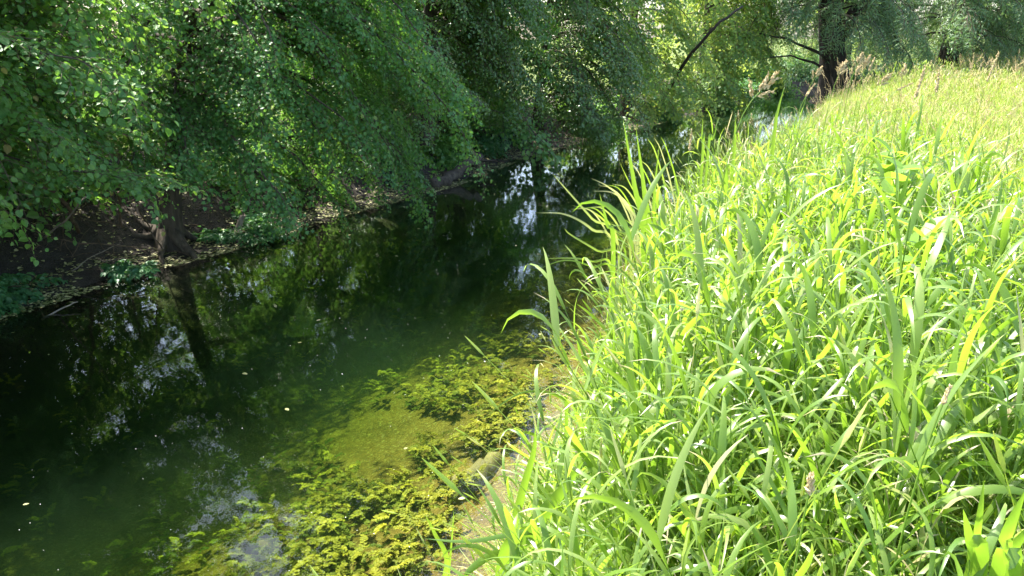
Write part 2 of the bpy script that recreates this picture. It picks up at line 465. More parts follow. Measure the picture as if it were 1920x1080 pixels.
class Foliage:
    def __init__(s, leaf, sprays, leafsize):
        s.crown, s.tw, s.leaf, s.sp, s.size = MB(), MB(), LEAF[leaf], SPRAYS[sprays], leafsize
        s.n = 0
    def add(s, pos, d, scale, seed, lsize=None):
        pos, d, scale = np.array(pos), np.array(d), np.array(scale)
        r = np.random.default_rng(seed)
        z = np.tile([0, 0, 1.0], (len(pos), 1)) + r.normal(0, .2, (len(pos), 3))
        Rm = frame(d, z)
        which = r.integers(0, len(s.sp), len(pos))
        for k, (lp, lr, ls, twig) in enumerate(s.sp):
            ix = np.where(which == k)[0]
            if not len(ix): continue
            R1, p1, s1 = Rm[ix], pos[ix], scale[ix]
            LP = np.einsum('nij,kj->nki', R1, lp) * s1[:, None, None] + p1[:, None]
            LR = np.einsum('nij,kjl->nkil', R1, lr)
            tone = r.uniform(-.18, .18, len(ix))
            rr = np.clip(r.uniform(.1, .8, (len(ix), len(lp))) + tone[:, None] + (r.random((len(ix), len(lp))) < .012) * .6, 0, 1)
            LS = (s.size if lsize is None else lsize) * ls[None] * r.uniform(.85, 1.15, (len(ix), 1)) * np.ones((len(ix), len(lp)))
            s.crown.instances(s.leaf, LR.reshape(-1, 3, 3), LP.reshape(-1, 3), LS.reshape(-1), rr.reshape(-1))
            s.n += LS.size
            s.tw.instances(twig[:3], R1, p1, s1, np.full(len(ix), .5))
TOTAL = [0]
def tree(name, label, cat, base, H, tr, lean, boughs, leaf, lsize, sprays='broad', scale=1., seed=1, nsp=22, group=None,
         az0=RAD(-28), azs=1.2, Lr=(1.6, 3.0), zr=(.9, None), e0=.55, dr=.35, bark='bark', upscale=1.35, ground_it=True, spread=.9, stems=1, open_left=False, clear=.12, pull=.3, roots=0):
    r = np.random.default_rng(seed)
    base = np.array([base[0], base[1], ground(base[0], base[1]) - .08])
    root = empty(name, tuple(base), label, cat, group)
    tk, fo = MB(), Foliage(leaf, sprays, lsize)
    trunks = []
    for q in range(stems):
        n = 26
        t = np.linspace(0, 1, n) ** 1.4
        ph = r.uniform(0, 6.28)
        ln = np.array(lean) + (r.normal(0, .22, 2) if q else 0)
        off = np.array([math.cos(ph), math.sin(ph), 0]) * tr * (.9 if q else 0)
        pts = base + off + np.stack([ln[0] * H * t ** 1.2 + .12 * np.sin(3 * t + ph) * t, ln[1] * H * t ** 1.2 + .1 * np.sin(4 * t + ph) * t, H * t * .93], -1)
        rad = tr * (1 if q == 0 else .6) * (1 - .82 * t) * (1 + .7 * np.exp(-t * H * 3.0))
        tk.tube(pts, rad, 14, .5, wob=.16)
        trunks.append((pts, rad))
    for q in range(roots):
        a = q * 6.28 / roots + r.normal(0, .25); t = np.linspace(0, 1, 9); l = r.uniform(.5, 1.1)
        rx, ry = base[0] + np.cos(a + .5 * t * r.normal()) * (tr * .7 + l * t), base[1] + np.sin(a + .5 * t * r.normal()) * (tr * .7 + l * t)
        rz = np.maximum(ground(rx, ry), -.15) + .035 * np.sin(7 * t + q) * (1 - t) + .24 * np.exp(-t * 7) - .03 * t
        tk.tube(np.stack([rx, ry, rz], -1), tr * (.5 * np.exp(-t * 4) + .13 * (1 - t) + .03), 7, .5, wob=.15)
    pos, dd, ss, big = [], [], [], []
    for b in range(boughs):
        pts, rad = trunks[b % stems]
        z1 = zr[1] or H * .97
        hz = zr[0] + (z1 - zr[0]) * ((b + r.random()) / boughs)
        f = np.clip(hz / (H * .93), 0, .99)
        p0 = np.array([np.interp(f, np.linspace(0, 1, len(pts)) ** 1.4, pts[:, c]) for c in range(3)])
        az = az0 + r.normal(0, azs) if azs < 2 else r.uniform(0, 2 * math.pi)
        L = r.uniform(*Lr) * (1 - .45 * max(0, f - .35))
        L *= 1 - pull * max(0, math.cos(az - RAD(-75)))
        if open_left and hz < 1.7 and math.cos(az - RAD(-110)) > .3: hz += .6; p0 = p0 + np.array([.04, 0, .6])
        h = np.array([math.cos(az), math.sin(az), 0])
        ee, drp = e0 + r.normal(0, .15), dr + r.normal(0, .12)
        ncv = 9
        t = np.linspace(0, 1, ncv)
        bend = r.normal(0, .18)
        pth = p0 + h * (L * t)[:, None] + np.array([-h[1], h[0], 0]) * (bend * L * t * t)[:, None] + np.stack([0 * t, 0 * t, L * (ee * t - (ee + drp) * t * t)], -1)
        pth += r.normal(0, .02, pth.shape) * t[:, None]
        g = ground(pth[:, 0], pth[:, 1])
        cl = clear if not open_left or math.cos(az - RAD(-128)) < .5 else 1.15
        if ground_it:
            lim = np.maximum(g, 0) + cl + .2 * r.random()
            pth[:, 2] = np.where(pth[:, 2] < lim, lim - .25 * (lim - pth[:, 2]) * (.5 if cl > .5 else 0) * t, pth[:, 2])
        tk.tube(pth, np.linspace(min(np.interp(f, np.linspace(0, 1, len(rad)) ** 1.4, rad) * .5, .035), .005, ncv), 5, .5, cap=False)
        high = hz > 4.2
        k = int(nsp * (L / Lr[1]) * (.55 if hz > 3.4 else 1))
        for q in range(k):
            u = .16 + .84 * (q + r.random()) / k
            p = np.array([np.interp(u * (ncv - 1), np.arange(ncv), pth[:, c]) for c in range(3)])
            j = min(int(u * (ncv - 1)), ncv - 2)
            d = nn(pth[j + 1] - pth[j])
            a = (1 if q % 2 else -1) * r.uniform(.25, 1.25) * spread
            dv = rot_z(d, a); dv[2] += r.uniform(-.26, .12)
            pos.append(p); dd.append(dv); ss.append(scale * r.uniform(.75, 1.25) * (upscale if high else 1)); big.append(high)
        pos.append(pth[-2]); dd.append(pth[-1] - pth[-3]); ss.append(scale); big.append(high)
    big = np.array(big); pos, dd, ss = np.array(pos), np.array(dd), np.array(ss)
    if (~big).any(): fo.add(pos[~big], dd[~big], ss[~big], seed + 1)
    if big.any(): fo.add(pos[big], dd[big], ss[big], seed + 2, lsize * upscale)
    tk.build('trunk', M[bark], root, True, base)
    fo.tw.build('twigs', M['twig'], root, False, base)
    fo.crown.build('crown', M[leaf], root, False, base)
    TOTAL[0] += fo.n
    return root

def left(y, s):
    """a point on the left bank, s metres back from the water line at forward distance y"""
    return (float(XL(y)) - .877 * s, y + .48 * s)
RIV = RAD(-28)
# near left: big-leaved shrub entering from the edge of the picture
tree('hazel_shrub', 'large-leaved bright green shrub reaching in from the left edge over the bank', 'shrub', (-5.35, 6.05), 4.9, .07, (.05, .0), 60, 'hazel', .054,
     scale=1.0, seed=11, nsp=22, Lr=(1.2, 2.5), zr=(1.4, 4.7), az0=RAD(15), azs=1.0, stems=3, dr=.15, clear=1.15)
# shrub with twigs in the sun
tree('overhanging_shrub', 'sunlit shrub with bare brownish twigs arching out over the upper left bank', 'shrub', left(6.9, 1.5), 4.4, .06, (.12, -.04), 40, 'hazel', .062,
     'sparse', 1.25, seed=12, nsp=20, Lr=(1.6, 2.8), zr=(1.6, 4.1), az0=RAD(-20), azs=.7, stems=3, dr=.15, clear=1.3)
# the big field maple
tree('field_maple', 'broad field maple with leaning ridged trunk and boughs drooping to the water', 'tree', (-4.0, 8.95), 5.8, .115, (.19, .03), 84, 'maple', .048,
     seed=13, nsp=36, pull=.6, roots=7, Lr=(1.8, 3.5), zr=(1.15, 5.6), az0=RAD(-2), azs=1.05, e0=.5, dr=.46, open_left=True)
tree('field_maple', 'lower maple beside the broad one, its boughs sweeping right towards the fallen log', 'tree', left(11.4, .9), 6.0, .12, (.08, -.03), 50, 'maple', .05,
     seed=14, nsp=32, clear=.55, pull=.5, roots=5, az0=RAD(-5), Lr=(1.3, 2.5), zr=(1.0, 5.8), azs=1.1, e0=.5, dr=.38)
tree('alder_tree', 'dark glossy-leaved tree above the weathered fallen log', 'tree', left(14.3, 1.2), 6.4, .14, (.08, -.02), 74, 'alder', .07,
     scale=1.25, seed=15, nsp=22, pull=.4, roots=5, az0=RAD(-10), Lr=(1.2, 2.3), zr=(1.2, 6.1), azs=1.1, clear=.9)
tree('alder_tree', 'glossy tree with pale glinting leaves hanging low over the middle of the left bank', 'tree', left(18.2, .7), 7.0, .14, (.12, -.03), 80, 'alder', .085,
     scale=1.5, seed=16, nsp=16, Lr=(1.4, 2.6), zr=(.8, 6.6), azs=1.1, dr=.4, clear=.5)
back_lit = tree('lime_tree', 'yellow-green back-lit tree with a dark slanting limb beyond the glinting one', 'tree', left(23.0, .9), 7.5, .16, (.06, .02), 48, 'lime', .115,
     scale=1.9, seed=17, nsp=12, Lr=(1.6, 2.8), zr=(.8, 7), azs=1.2, clear=.6)
tree('lime_tree', 'lighter green tree low over the water before the river bends', 'tree', left(28.5, .9), 7.5, .16, (.05, .02), 44, 'lime', .125,
     scale=2.1, seed=18, nsp=12, Lr=(1.7, 2.8), zr=(.8, 7), azs=1.3, clear=.6)
tree('lime_tree', 'leafy tree closing the view above the far end of the water', 'tree', (9.6, 38.5), 8.0, .18, (.03, -.04), 50, 'lime', .11,
     scale=2.4, seed=19, nsp=18, Lr=(2.2, 3.6), zr=(1.0, 7.6), azs=3)
tree('lime_tree', 'far bankside tree seen through the gap left of the willow trunk', 'tree', (19.2, 47.0), 7.0, .18, (.0, .0), 40, 'lime', .13,
     scale=2.8, seed=20, nsp=18, Lr=(2.2, 3.8), zr=(1.6, 7.6), azs=3)
# second row behind the hedge
for k, (y, s, H) in enumerate([(4.0, 3.6, 4.2), (8.8, 4.0, 5.2), (13.0, 4.0, 6.2), (18.5, 4.4, 7.0), (6.4, 3.4, 4.6), (16.2, 1.5, 6.6), (5.6, 2.0, 4.4)]):
    tree('hedge_tree', ['shaded tree behind the large-leaved shrub at the left edge', 'shaded tree standing behind the broad field maple',
                        'shaded tree behind the lower maple', 'shaded tree behind the dark glossy-leaved trees', 'shaded tree behind the overhanging twiggy shrub', 'shaded tree in the gap between the two glossy-leaved trees', 'shaded tree close behind the large-leaved shrub, right above the bare bank'][k], 'tree', left(y, s), H, .13, (.0, .0), 44,
         'hazel', .10, scale=1.9, seed=30 + k, nsp=17, Lr=(1.6, 2.7), zr=(.6, H * .95), azs=3, group='trees behind the left bank')
# willow on the right bank, bushes beyond it
old_willow = tree('willow_tree', 'old willow with thick dark forked trunk and grey-green hanging foliage', 'tree', (11.75, 29.6), 8.2, .55, (-.2, .02), 90, 'willow', .18,
     'willow', 2.1, seed=41, nsp=15, Lr=(2.4, 4.8), zr=(2.4, 8), az0=RAD(-10), azs=1.6, e0=.6, dr=.42, bark='darkbark', stems=2, ground_it=False)
tree('willow_tree', 'grey-green willow bush sweeping down to the meadow right of the old trunk', 'tree', (17.6, 33.0), 7.5, .35, (.03, -.02), 84, 'willow', .20,
     'willow', 2.3, seed=42, nsp=14, Lr=(2.4, 4.6), zr=(1.5, 7.2), azs=3, e0=.6, dr=.25, bark='darkbark', stems=2)
tree('willow_tree', 'pale willow at the right end of the row where the meadow narrows', 'tree', (23.5, 39.0), 8, .35, (.02, -.02), 70, 'willow', .24,
     'willow', 2.9, seed=43, nsp=13, Lr=(2.6, 4.8), zr=(1.0, 7.6), azs=3, e0=.5, dr=.4, bark='darkbark', stems=2)
tree('lime_tree', 'yellow-green tree at the top right corner beyond the willows', 'tree', (33.0, 47.0), 9, .3, (.0, .0), 60, 'lime', .16,
     scale=3.2, seed=44, nsp=18, Lr=(2.6, 4.6), zr=(1.6, 8.6), azs=3)

def limb(root, pts, r0, r1):
    pts = np.array(pts); t = np.linspace(0, 1, 12); k = np.linspace(0, 1, len(pts))
    q = np.stack([np.interp(t, k, pts[:, c]) for c in range(3)], -1)
    q[1:-1] = (q[:-2] + q[1:-1] * 2 + q[2:]) / 4 + rng.normal(0, r0 * .25, (10, 3))
    m = MB(); m.tube(q, np.linspace(r0, r1, 12), 8, wob=.12)
    m.build('limb', M['darkbark'], root, True, np.array(root.location))
limb(back_lit, [P(1240, 190, 23.4), P(1296, 96, 22.0), P(1330, 62, 21.6), P(1352, 42, 21.6), P(1392, 12, 22.2)], .055, .03)
limb(old_willow, [P(1572, 128, 29.5), P(1535, 98, 29.0), P(1490, 78, 28.6), P(1420, 62, 28.4)], .075, .02)
limb(old_willow, [P(1572, 150, 29.5), P(1530, 118, 29.0), P(1480, 104, 28.6), P(1405, 112, 28.2)], .06, .015)
limb(old_willow, [P(1565, 95, 29.6), P(1590, 40, 29.8), P(1625, -10, 30.2), P(1660, -60, 30.4)], .26, .14)
# understorey and bank plants
def low_plant(name, label, cat, base, n, L, leaf, lsize, scale, seed, az0=RAD(-28), azs=1.3, e0=.9, dr=.35, sprays='broad', nsp=6, group=None):
    r = np.random.default_rng(seed)
    base = np.array([base[0], base[1], ground(base[0], base[1]) - .03])
    root = empty(name, tuple(base), label, cat, group)
    st, fo = MB(), Foliage(leaf, sprays, lsize)
    pos, dd, ss = [], [], []
    for b in range(n):
        az = az0 + r.normal(0, azs); h = np.array([math.cos(az), math.sin(az), 0])
        l = r.uniform(*L); t = np.linspace(0, 1, 7); ee = e0 + r.normal(0, .25)
        pth = base + r.normal(0, .06, 3) * [1, 1, 0] + h * (l * t)[:, None] + np.stack([0 * t, 0 * t, l * (ee * t - (ee + dr) * t * t) ], -1)
        pth[1:, 2] = np.maximum(pth[1:, 2], np.maximum(ground(pth[1:, 0], pth[1:, 1]), 0) + .05)
        if n <= 3: st = MB()
        st.tube(pth, np.linspace(.007, .002, 7), 4, cap=False)
        if n <= 3: st.build('stem', M['twig'], root, False, base)
        for q in range(nsp):
            u = .2 + .8 * (q + r.random()) / nsp
            p = np.array([np.interp(u * 6, np.arange(7), pth[:, c]) for c in range(3)])
            j = min(int(u * 6), 5)
            dv = rot_z(nn(pth[j + 1] - pth[j]), (1 if q % 2 else -1) * r.uniform(.3, 1.1)); dv[2] += r.uniform(-.2, .3)
            pos.append(p); dd.append(dv); ss.append(scale * r.uniform(.7, 1.2))
    fo.add(pos, dd, ss, seed + 5)
    if n > 3: st.build('stems', M['twig'], root, False, base)
    fo.crown.build('foliage', M[leaf], root, False, base)
    TOTAL[0] += fo.n
    return root
low_plant('bramble_bush', 'dark green bramble clump on the bare bank at the left edge', 'bush', (-5.15, 7.15), 13, (.35, .62), 'nettle', .065, .6, 51, azs=.9, e0=1.1, dr=.4)
low_plant('young_nettle', 'small upright nettle on the bare bank between bramble and maple trunk', 'plant', (-4.15, 8.1), 3, (.15, .25), 'nettle', .06, .35, 52, e0=1.8, dr=-.6, nsp=4)
low_plant('ivy_bush', 'low ivy around the foot of the maple trunk', 'bush', (-3.45, 9.6), 6, (.3, .6), 'nettle', .065, .7, 53, azs=1.6)
for k, (y, s) in enumerate([(6.3, 3.2), (8.2, 2.9), (10.3, 1.9), (12.6, 1.6), (14.9, 1.5), (16.6, 1.2), (20.5, .9), (24.5, .9), (28, .8), (32, .9), (35.5, 1.2)]):
    low_plant('undergrowth_bush', ['shaded undergrowth bush behind the bramble clump', 'shaded undergrowth bush behind the maple trunk', 'undergrowth bush below the drooping maple boughs',
              'undergrowth bush just left of the fallen log', 'undergrowth bush behind the fallen log', 'undergrowth bush right of the fallen log',
              'bank bush below the glinting glossy tree', 'bank bush below the back-lit yellow-green tree', 'bank bush at the narrowing of the river',
              'small bank bush near the river bend', 'bush on the far bank at the river bend'][k], 'bush', left(y, s), 12 + k, (.6, 1.2 + .04 * k), 'nettle' if k % 2 else 'hazel',
              .065 + .004 * k, 1.0 + .08 * k, 60 + k, azs=1.6, e0=1.1, dr=.3, group='bushes under the left bank trees')
low_plant('undergrowth_bush', 'dark bush at the foot of the willow trunk', 'bush', (13.4, 29.6), 26, (.9, 1.9), 'nettle', .12, 1.8, 75, azs=3, e0=1.0, dr=.3)
low_plant('undergrowth_bush', 'dark bush under the hanging foliage right of the willow trunk', 'bush', (15.4, 30.0), 26, (.9, 2.0), 'nettle', .12, 1.8, 76, azs=3, e0=1.0, dr=.3)
low_plant('undergrowth_bush', 'dark bush on the far bank straight across the end of the water', 'bush', (14.5, 40.0), 30, (1.2, 2.4), 'nettle', .14, 2.2, 77, azs=3, e0=1.1, dr=.3)
print('LEAVES', TOTAL[0])

# ------------------------------------------------------------------ dead wood on the bank
def wood(name, label, cat, pts, r0, r1, mat, sides=8, wob=.12, branches=()):
    pts = np.array(pts, float)
    t = np.linspace(0, 1, 10)
    k = np.linspace(0, 1, len(pts))
    q = np.stack([np.interp(t, k, pts[:, c]) for c in range(3)], -1)
    q[1:-1] += rng.normal(0, max(r0 * .35, .006), (8, 3))
    m = MB(); m.tube(q, np.linspace(r0, r1, 10), sides, wob=wob)
    base = q[0].copy()
    o = m.build(name, M[mat], None, True, base)
    for bp, br in branches:
        mm = MB(); mm.tube(np.array(bp, float), np.linspace(br, br * .3, len(bp)), 6, wob=.1)
        mm.build('branch', M[mat], o, True, base)
    return tag(o, label, cat)
def G(u, v, z):      # point of photo pixel (u, v) at height z
    yv = (540 - v) / FPX
    d = np.array([(u - 960) / FPX, math.cos(PITCH) + yv * math.sin(PITCH), -math.sin(PITCH) + yv * math.cos(PITCH)])
    return np.array([0, 0, CAM_Z]) + d * ((z - CAM_Z) / d[2])
wood('fallen_log', 'weathered grey log lying aslant with its lower end at the water', 'log', [G(812, 352, .0), G(850, 326, .14), G(900, 290, .4)], .11, .075, 'log', 10, .18,
     [([G(895, 300, .24), G(908, 301, .22), G(922, 302, .22), G(930, 299, .25)], .035)])
wood('root_stump', 'pale bleached root stump standing at the water edge right of the maple trunk', 'stump', [G(443, 455, .0), G(447, 430, .12), G(455, 395, .34)], .06, .025, 'deadwood', 8, .25,
     [([G(445, 440, .06), G(430, 436, .09), G(424, 446, .04)], .022), ([G(447, 436, .08), G(455, 438, .06), G(457, 448, .02)], .02), ([G(449, 422, .15), G(436, 430, .12), G(431, 425, .14)], .014)])
wood('floating_stick', 'pale bare stick poking out of the water at the left edge', 'stick', [G(78, 600, -.03), G(110, 582, .02), G(146, 566, .06)], .012, .006, 'deadwood', 5)
wood('leaning_stick', 'long pale stick leaning over the bare bank below the shrub', 'stick', [G(82, 447, .42), G(118, 418, .66), G(162, 368, 1.0)], .010, .007, 'deadwood', 5)
wood('leaning_stick', 'thin brown stick slanting down from the leaves to the bank left of the trunk', 'stick', [G(305, 468, .1), G(280, 430, .35), G(248, 365, .85)], .009, .006, 'twig', 5)
wood('dead_sapling', 'upright dead stem on the bank left of the maple trunk', 'stick', [G(229, 425, .4), G(226, 395, .6), G(222, 360, .85)], .014, .011, 'twig', 6)
wood('dead_branch', 'long crooked dead branch lying across the bare bank towards the water', 'branch', [G(66, 440, .42), G(150, 455, .36), G(240, 462, .28), G(310, 470, .14)], .010, .005, 'twig', 5, .1,
     [([G(240, 462, .28), G(270, 470, .24), G(300, 500, .03)], .006)])
wood('dead_branch', 'forked dead twig on the slope just above the duckweed', 'branch', [G(135, 508, .12), G(175, 480, .24), G(225, 458, .3)], .007, .003, 'deadwood', 5, .1,
     [([G(175, 480, .24), G(195, 490, .2), G(240, 482, .2)], .004)])
wood('bent_sapling', 'bent bare sapling stem arching in the shade under the left shrub', 'branch', [G(148, 435, .42), G(132, 395, .72), G(108, 362, .98), G(70, 350, 1.1)], .022, .012, 'twig', 6)
# sunken wood in the lit shallows
sl0 = P(880, 850, 4.25)
wood('sunken_log', 'algae-brown sunken log lying on the river bed beside the grass', 'log', [(-.38, 4.15, -.24), (-.25, 4.3, -.19), (-.08, 4.52, -.22)], .085, .06, 'stone', 10, .2)

# ------------------------------------------------------------------ litter of duckweed on the wet strip, dead leaves and twigs on the bank
def scatter_left(n, s0, s1, y0, y1, seed, pw=1.):
    r = np.random.default_rng(seed)
    y = y0 + (y1 - y0) * r.random(n) ** 1.4
    s = s0 + (s1 - s0) * r.random(n) ** pw
    x = XL(y) - s / .87
    return x, y, r
disc = (np.array([(math.cos(a) * (1 if k % 2 else .85), math.sin(a), 0) for k, a in enumerate(np.arange(7) * 2 * math.pi / 7)] + [(0, 0, .25)]),
        np.array([q for k in range(7) for q in (k, (k + 1) % 7, 7)]), np.full(7, 3))
def rotz(a, tilt, r):
    n = len(a)
    z = np.stack([r.normal(0, tilt, n), r.normal(0, tilt, n), np.ones(n)], -1)
    return frame(np.stack([np.cos(a), np.sin(a), 0 * a], -1), z)
m = MB()
x, y, r = scatter_left(15000, -.06, .62, 4.5, 24, 81)
keep = fbm(x * 3, y * 3, 77) > .36
x, y = x[keep], y[keep]
z = np.maximum(ground(x, y), 0) + .006
S = r.uniform(.008, .024, len(x)); 
m.instances(disc, rotz(r.uniform(0, 6.28, len(x)), .2, r), np.stack([x, y, z], -1), np.stack([S, S * r.uniform(.6, 1, len(x)), S], -1), r.random(len(x)))
tag(m.build('duckweed', M['dry']), 'pale yellow-green duckweed and litter along the left water edge', 'duckweed', kind='stuff')
m = MB()
x, y, r = scatter_left(4500, .45, 2.4, 5, 20, 82)
z = ground(x, y) + .012
m.instances(LEAF['hazel'], rotz(r.uniform(0, 6.28, len(x)), .35, r), np.stack([x, y, z], -1), r.uniform(.02, .05, len(x)), np.clip(r.normal(.75, .2, len(x)), 0, 1))
tag(m.build('leaf_litter', M['dry']), 'dry fallen leaves scattered over the bare left bank', 'leaf litter', kind='stuff')
m = MB()
x, y, r = scatter_left(900, .3, 2.4, 5, 22, 83)
for k in range(len(x)):
    a, l = r.uniform(0, 6.28), r.uniform(.12, .5)
    t = np.linspace(-.5, .5, 5)
    px, py = x[k] + math.cos(a) * l * t, y[k] + math.sin(a) * l * t
    m.tube(np.stack([px, py, np.maximum(ground(px, py), -.02) + .012 + r.uniform(0, .05) + .03 * np.sin(t * 5 + a)], -1) + r.normal(0, .008, (5, 3)), np.linspace(.005, .002, 5) * r.uniform(.6, 1.4), 4)
tag(m.build('fallen_twigs', M['twig']), 'tangle of thin dead twigs strewn over the shaded bank', 'twigs', kind='stuff')
m = MB()
x, y, r = scatter_left(1500, .9, 2.6, 5, 34, 84)
for k in range(len(x)):
    pts, sd = leafcurve(np.array([x[k], y[k], float(ground(x[k], y[k])) - .02]), r.uniform(0, 6.28), 1.4, r.uniform(-.3, 1.0), r.uniform(.3, .9), 5)
    m.ribbon(pts, sd, np.full(5, .006) * np.linspace(1, .3, 5), 0, r.random())
tag(m.build('dead_grass', M['twig']), 'thin dry stems and dead grass under the left bank trees', 'dead grass', kind='stuff')

# ------------------------------------------------------------------ water weed on the river bed
def frond(seed):
    r = np.random.default_rng(seed)
    L = r.uniform(.07, .12)
    az = 0
    pts, sd = leafcurve(np.zeros(3), 0, r.uniform(.6, 1.2), r.uniform(-.5, .1), L, 6)
    parts = [tube_arr(pts, np.full(6, .0012))]
    for k in range(13):
        f = .2 + .8 * k / 12
        p = np.array([np.interp(f * 5, np.arange(6), pts[:, c]) for c in range(3)])
        sg = 1 if k % 2 else -1
        if k == 12: d = pts[-1] - pts[-2]
        else: d = nn(pts[-1] - pts[0]) * .6 + np.array([0, sg, .1 + r.normal(0, .2)])
        ll = L * r.uniform(.20, .30) * (1.1 - .4 * f)
        lv, lo, lt = LEAF['lime']
        Rm = frame(np.array([d]), np.array([[0, 0, 1.]]) + r.normal(0, .3, (1, 3)))[0]
        parts.append((lv * ll @ Rm.T + p, lo, lt, np.full(len(lv), r.uniform(-.12, .12))))
    return merge(parts)
FROND = [frond(400 + k) for k in range(8)]
def weed_bed(pts, seed):
    m = MB(); r = np.random.default_rng(seed)
    x, y = pts[:, 0], pts[:, 1]
    N = len(x)
    zb = ground(x, y)
    for q in range(9):
        w = r.integers(0, len(FROND), N)
        h = r.uniform(.01, .15, N)
        a = r.uniform(0, 6.28, N)
        T = np.stack([x + np.cos(a) * .03, y + np.sin(a) * .03, np.minimum(zb + h, -.13)], -1)
        Rm = rotz(np.where(r.random(N) < .6, RAD(-118) + r.normal(0, .6, N), a), .25, r)
        S = r.uniform(.7, 1.25, N)
        for k in range(len(FROND)):
            ix = w == k
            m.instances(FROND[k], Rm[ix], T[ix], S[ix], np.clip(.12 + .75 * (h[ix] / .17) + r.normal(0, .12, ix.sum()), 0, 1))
    return m
r = np.random.default_rng(91)
cand = np.stack([r.uniform(-5.5, 3, 12000), r.uniform(2.6, 16, 12000)], -1)
dR = XR(cand[:, 1]) - cand[:, 0]; dL = cand[:, 0] - XL(cand[:, 1])
den = fbm(cand[:, 0] * 1.1, cand[:, 1] * 1.1, 55)
ok = (dR > .55 + .25 * fbm(cand[:, 0] * 2, cand[:, 1] * 2, 56)) & (dL > .8) & (den > .40) & (ground(cand[:, 0], cand[:, 1]) < -.17) & (r.random(len(den)) < np.where(dR < 1.9, 1.0, .14) * np.where(cand[:, 1] > 5.8, .3, 1))
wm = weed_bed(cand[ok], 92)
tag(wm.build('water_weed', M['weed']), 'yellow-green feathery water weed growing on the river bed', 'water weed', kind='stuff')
# drifting specks of fluff on the surface
m = MB()
r = np.random.default_rng(95)
y = 2.6 + 12 * r.random(700) ** 1.5
x = XL(y) + .4 + (XR(y) - XL(y) - .5) * r.random(700)
m.instances(disc, rotz(r.uniform(0, 6.28, 700), .0, r), np.stack([x, y, np.full(700, .003)], -1), r.uniform(.001, .003, 700) * np.where(r.random(700) < .05, 2.2, 1), r.random(700))
tag(m.build('floating_fluff', M['fluff']), 'tiny white seed fluff drifting on the dark water', 'fluff', kind='stuff')

m = MB()
r = np.random.default_rng(96)
y = 3 + 14 * r.random(130) ** 1.2
u = r.random(130) ** np.where(r.random(130) < .6, 3, 1)
x = XL(y) + .15 + (XR(y) - XL(y) - .4) * u
m.instances(LEAF['alder'], rotz(r.uniform(0, 6.28, 130), .04, r), np.stack([x, y, np.full(130, .004)], -1), np.stack([r.uniform(.02, .05, 130)] * 2 + [np.full(130, .01)], -1), r.random(130))
tag(m.build('floating_leaves', M['dry']), 'small dead leaves drifting on the dark water', 'leaves', kind='stuff')
# ------------------------------------------------------------------ grass on the right bank
def shoot(seed, H, nl, wmax, Ll, seg, fold=.18, bend=1.0):
    r = np.random.default_rng(seed)
    parts = []
    la, le = r.uniform(0, 6.28), r.uniform(.03, .25)
    n = 6
    t = np.linspace(0, 1, n)
    st = np.stack([math.cos(la) * le * H * t ** 2, math.sin(la) * le * H * t ** 2, H * t], -1)
    parts.append(tube_arr(st, np.linspace(.0035, .0014, n), 3, -.1))
    a = r.uniform(0, 6.28)
    for k in range(nl):
        f = .34 + .66 * (k + .6 * r.random()) / nl
        p = np.array([np.interp(f * (n - 1), np.arange(n), st[:, c]) for c in range(3)])
        a += math.pi + r.normal(0, .5)
        top = k >= nl - 2
        L = r.uniform(*Ll) * (1.0 if not top else .9)
        e0 = r.uniform(.85, 1.35) if not top else r.uniform(1.15, 1.5)
        e1 = (r.uniform(-1.35, .1) if r.random() < .72 else r.uniform(.2, .9)) * bend
        pts, sd = leafcurve(p, a, e0, e1, L, seg, r.uniform(1.0, 2.2), r.normal(0, .7), r.normal(0, .5))
        v, l, tt = ribbon(pts, sd, wprof(seg, wmax * r.uniform(.65, 1.1)), fold)
        rv = np.full(len(v), r.uniform(-.22, .22) + (.55 if (k == 0 and r.random() < .15) else 0))
        if r.random() < .4: rv[-(6 if seg > 6 else 3):] += .6          # dry brown tip
        parts.append((v, l, tt, rv))
    return merge(parts)
def tuft(seed, nb, H, w, seg, spread, seedhead=0.):
    r = np.random.default_rng(seed)
    parts = []
    for k in range(nb):
        a = r.uniform(0, 6.28)
        b = np.array([r.normal(0, spread), r.normal(0, spread), 0])
        pts, sd = leafcurve(b, a, r.uniform(1.1, 1.55), r.uniform(-.9, .9), H * r.uniform(.5, 1.1), seg, 1.5, r.normal(0, .8))
        v, l, t = ribbon(pts, sd, wprof(seg, w * r.uniform(.6, 1.2)), .15)
        parts.append((v, l, t, np.full(len(v), r.uniform(-.25, .2))))
    for k in range(int(seedhead)):
        a = r.uniform(0, 6.28)
        pts, sd = leafcurve(np.array([r.normal(0, spread), r.normal(0, spread), 0]), a, r.uniform(1.2, 1.55), r.uniform(.7, 1.3), H * r.uniform(1.15, 1.6), 5, 1.5)
        v, l, t, _ = tube_arr(pts, np.linspace(.0016, .0008, 5) * max(1, w / .006), 3)
        parts.append((v, l, t, np.full(len(v), .25)))
        d = nn(pts[-1] - pts[-2])
        hp = pts[-1] + d * np.linspace(-.06, .05, 5)[:, None] * (H / .7)
        v, l, t, _ = tube_arr(hp, np.array([.2, 1, .8, .6, .1]) * .005 * max(1, w / .006), 4)
        parts.append((v, l, t, np.full(len(v), .32)))
    return merge(parts)
SHOOT_N = [shoot(500 + k, .75 + .05 * (k % 8), 7 + k % 4, .015 + .0045 * (k % 3), (.18, .42), 9) for k in range(26)]
SHOOT_M = [shoot(540 + k, .75 + .05 * (k % 8), 7 + k % 4, .014 + .004 * (k % 3), (.18, .40), 6) for k in range(20)]
TUFT_N = [tuft(570 + k, 14, .55, .005, 5, .05, k % 3 == 0) for k in range(12)]
TUFT_M = [tuft(590 + k, 16, .62, .008, 4, .09, 1 + k % 3) for k in range(12)]
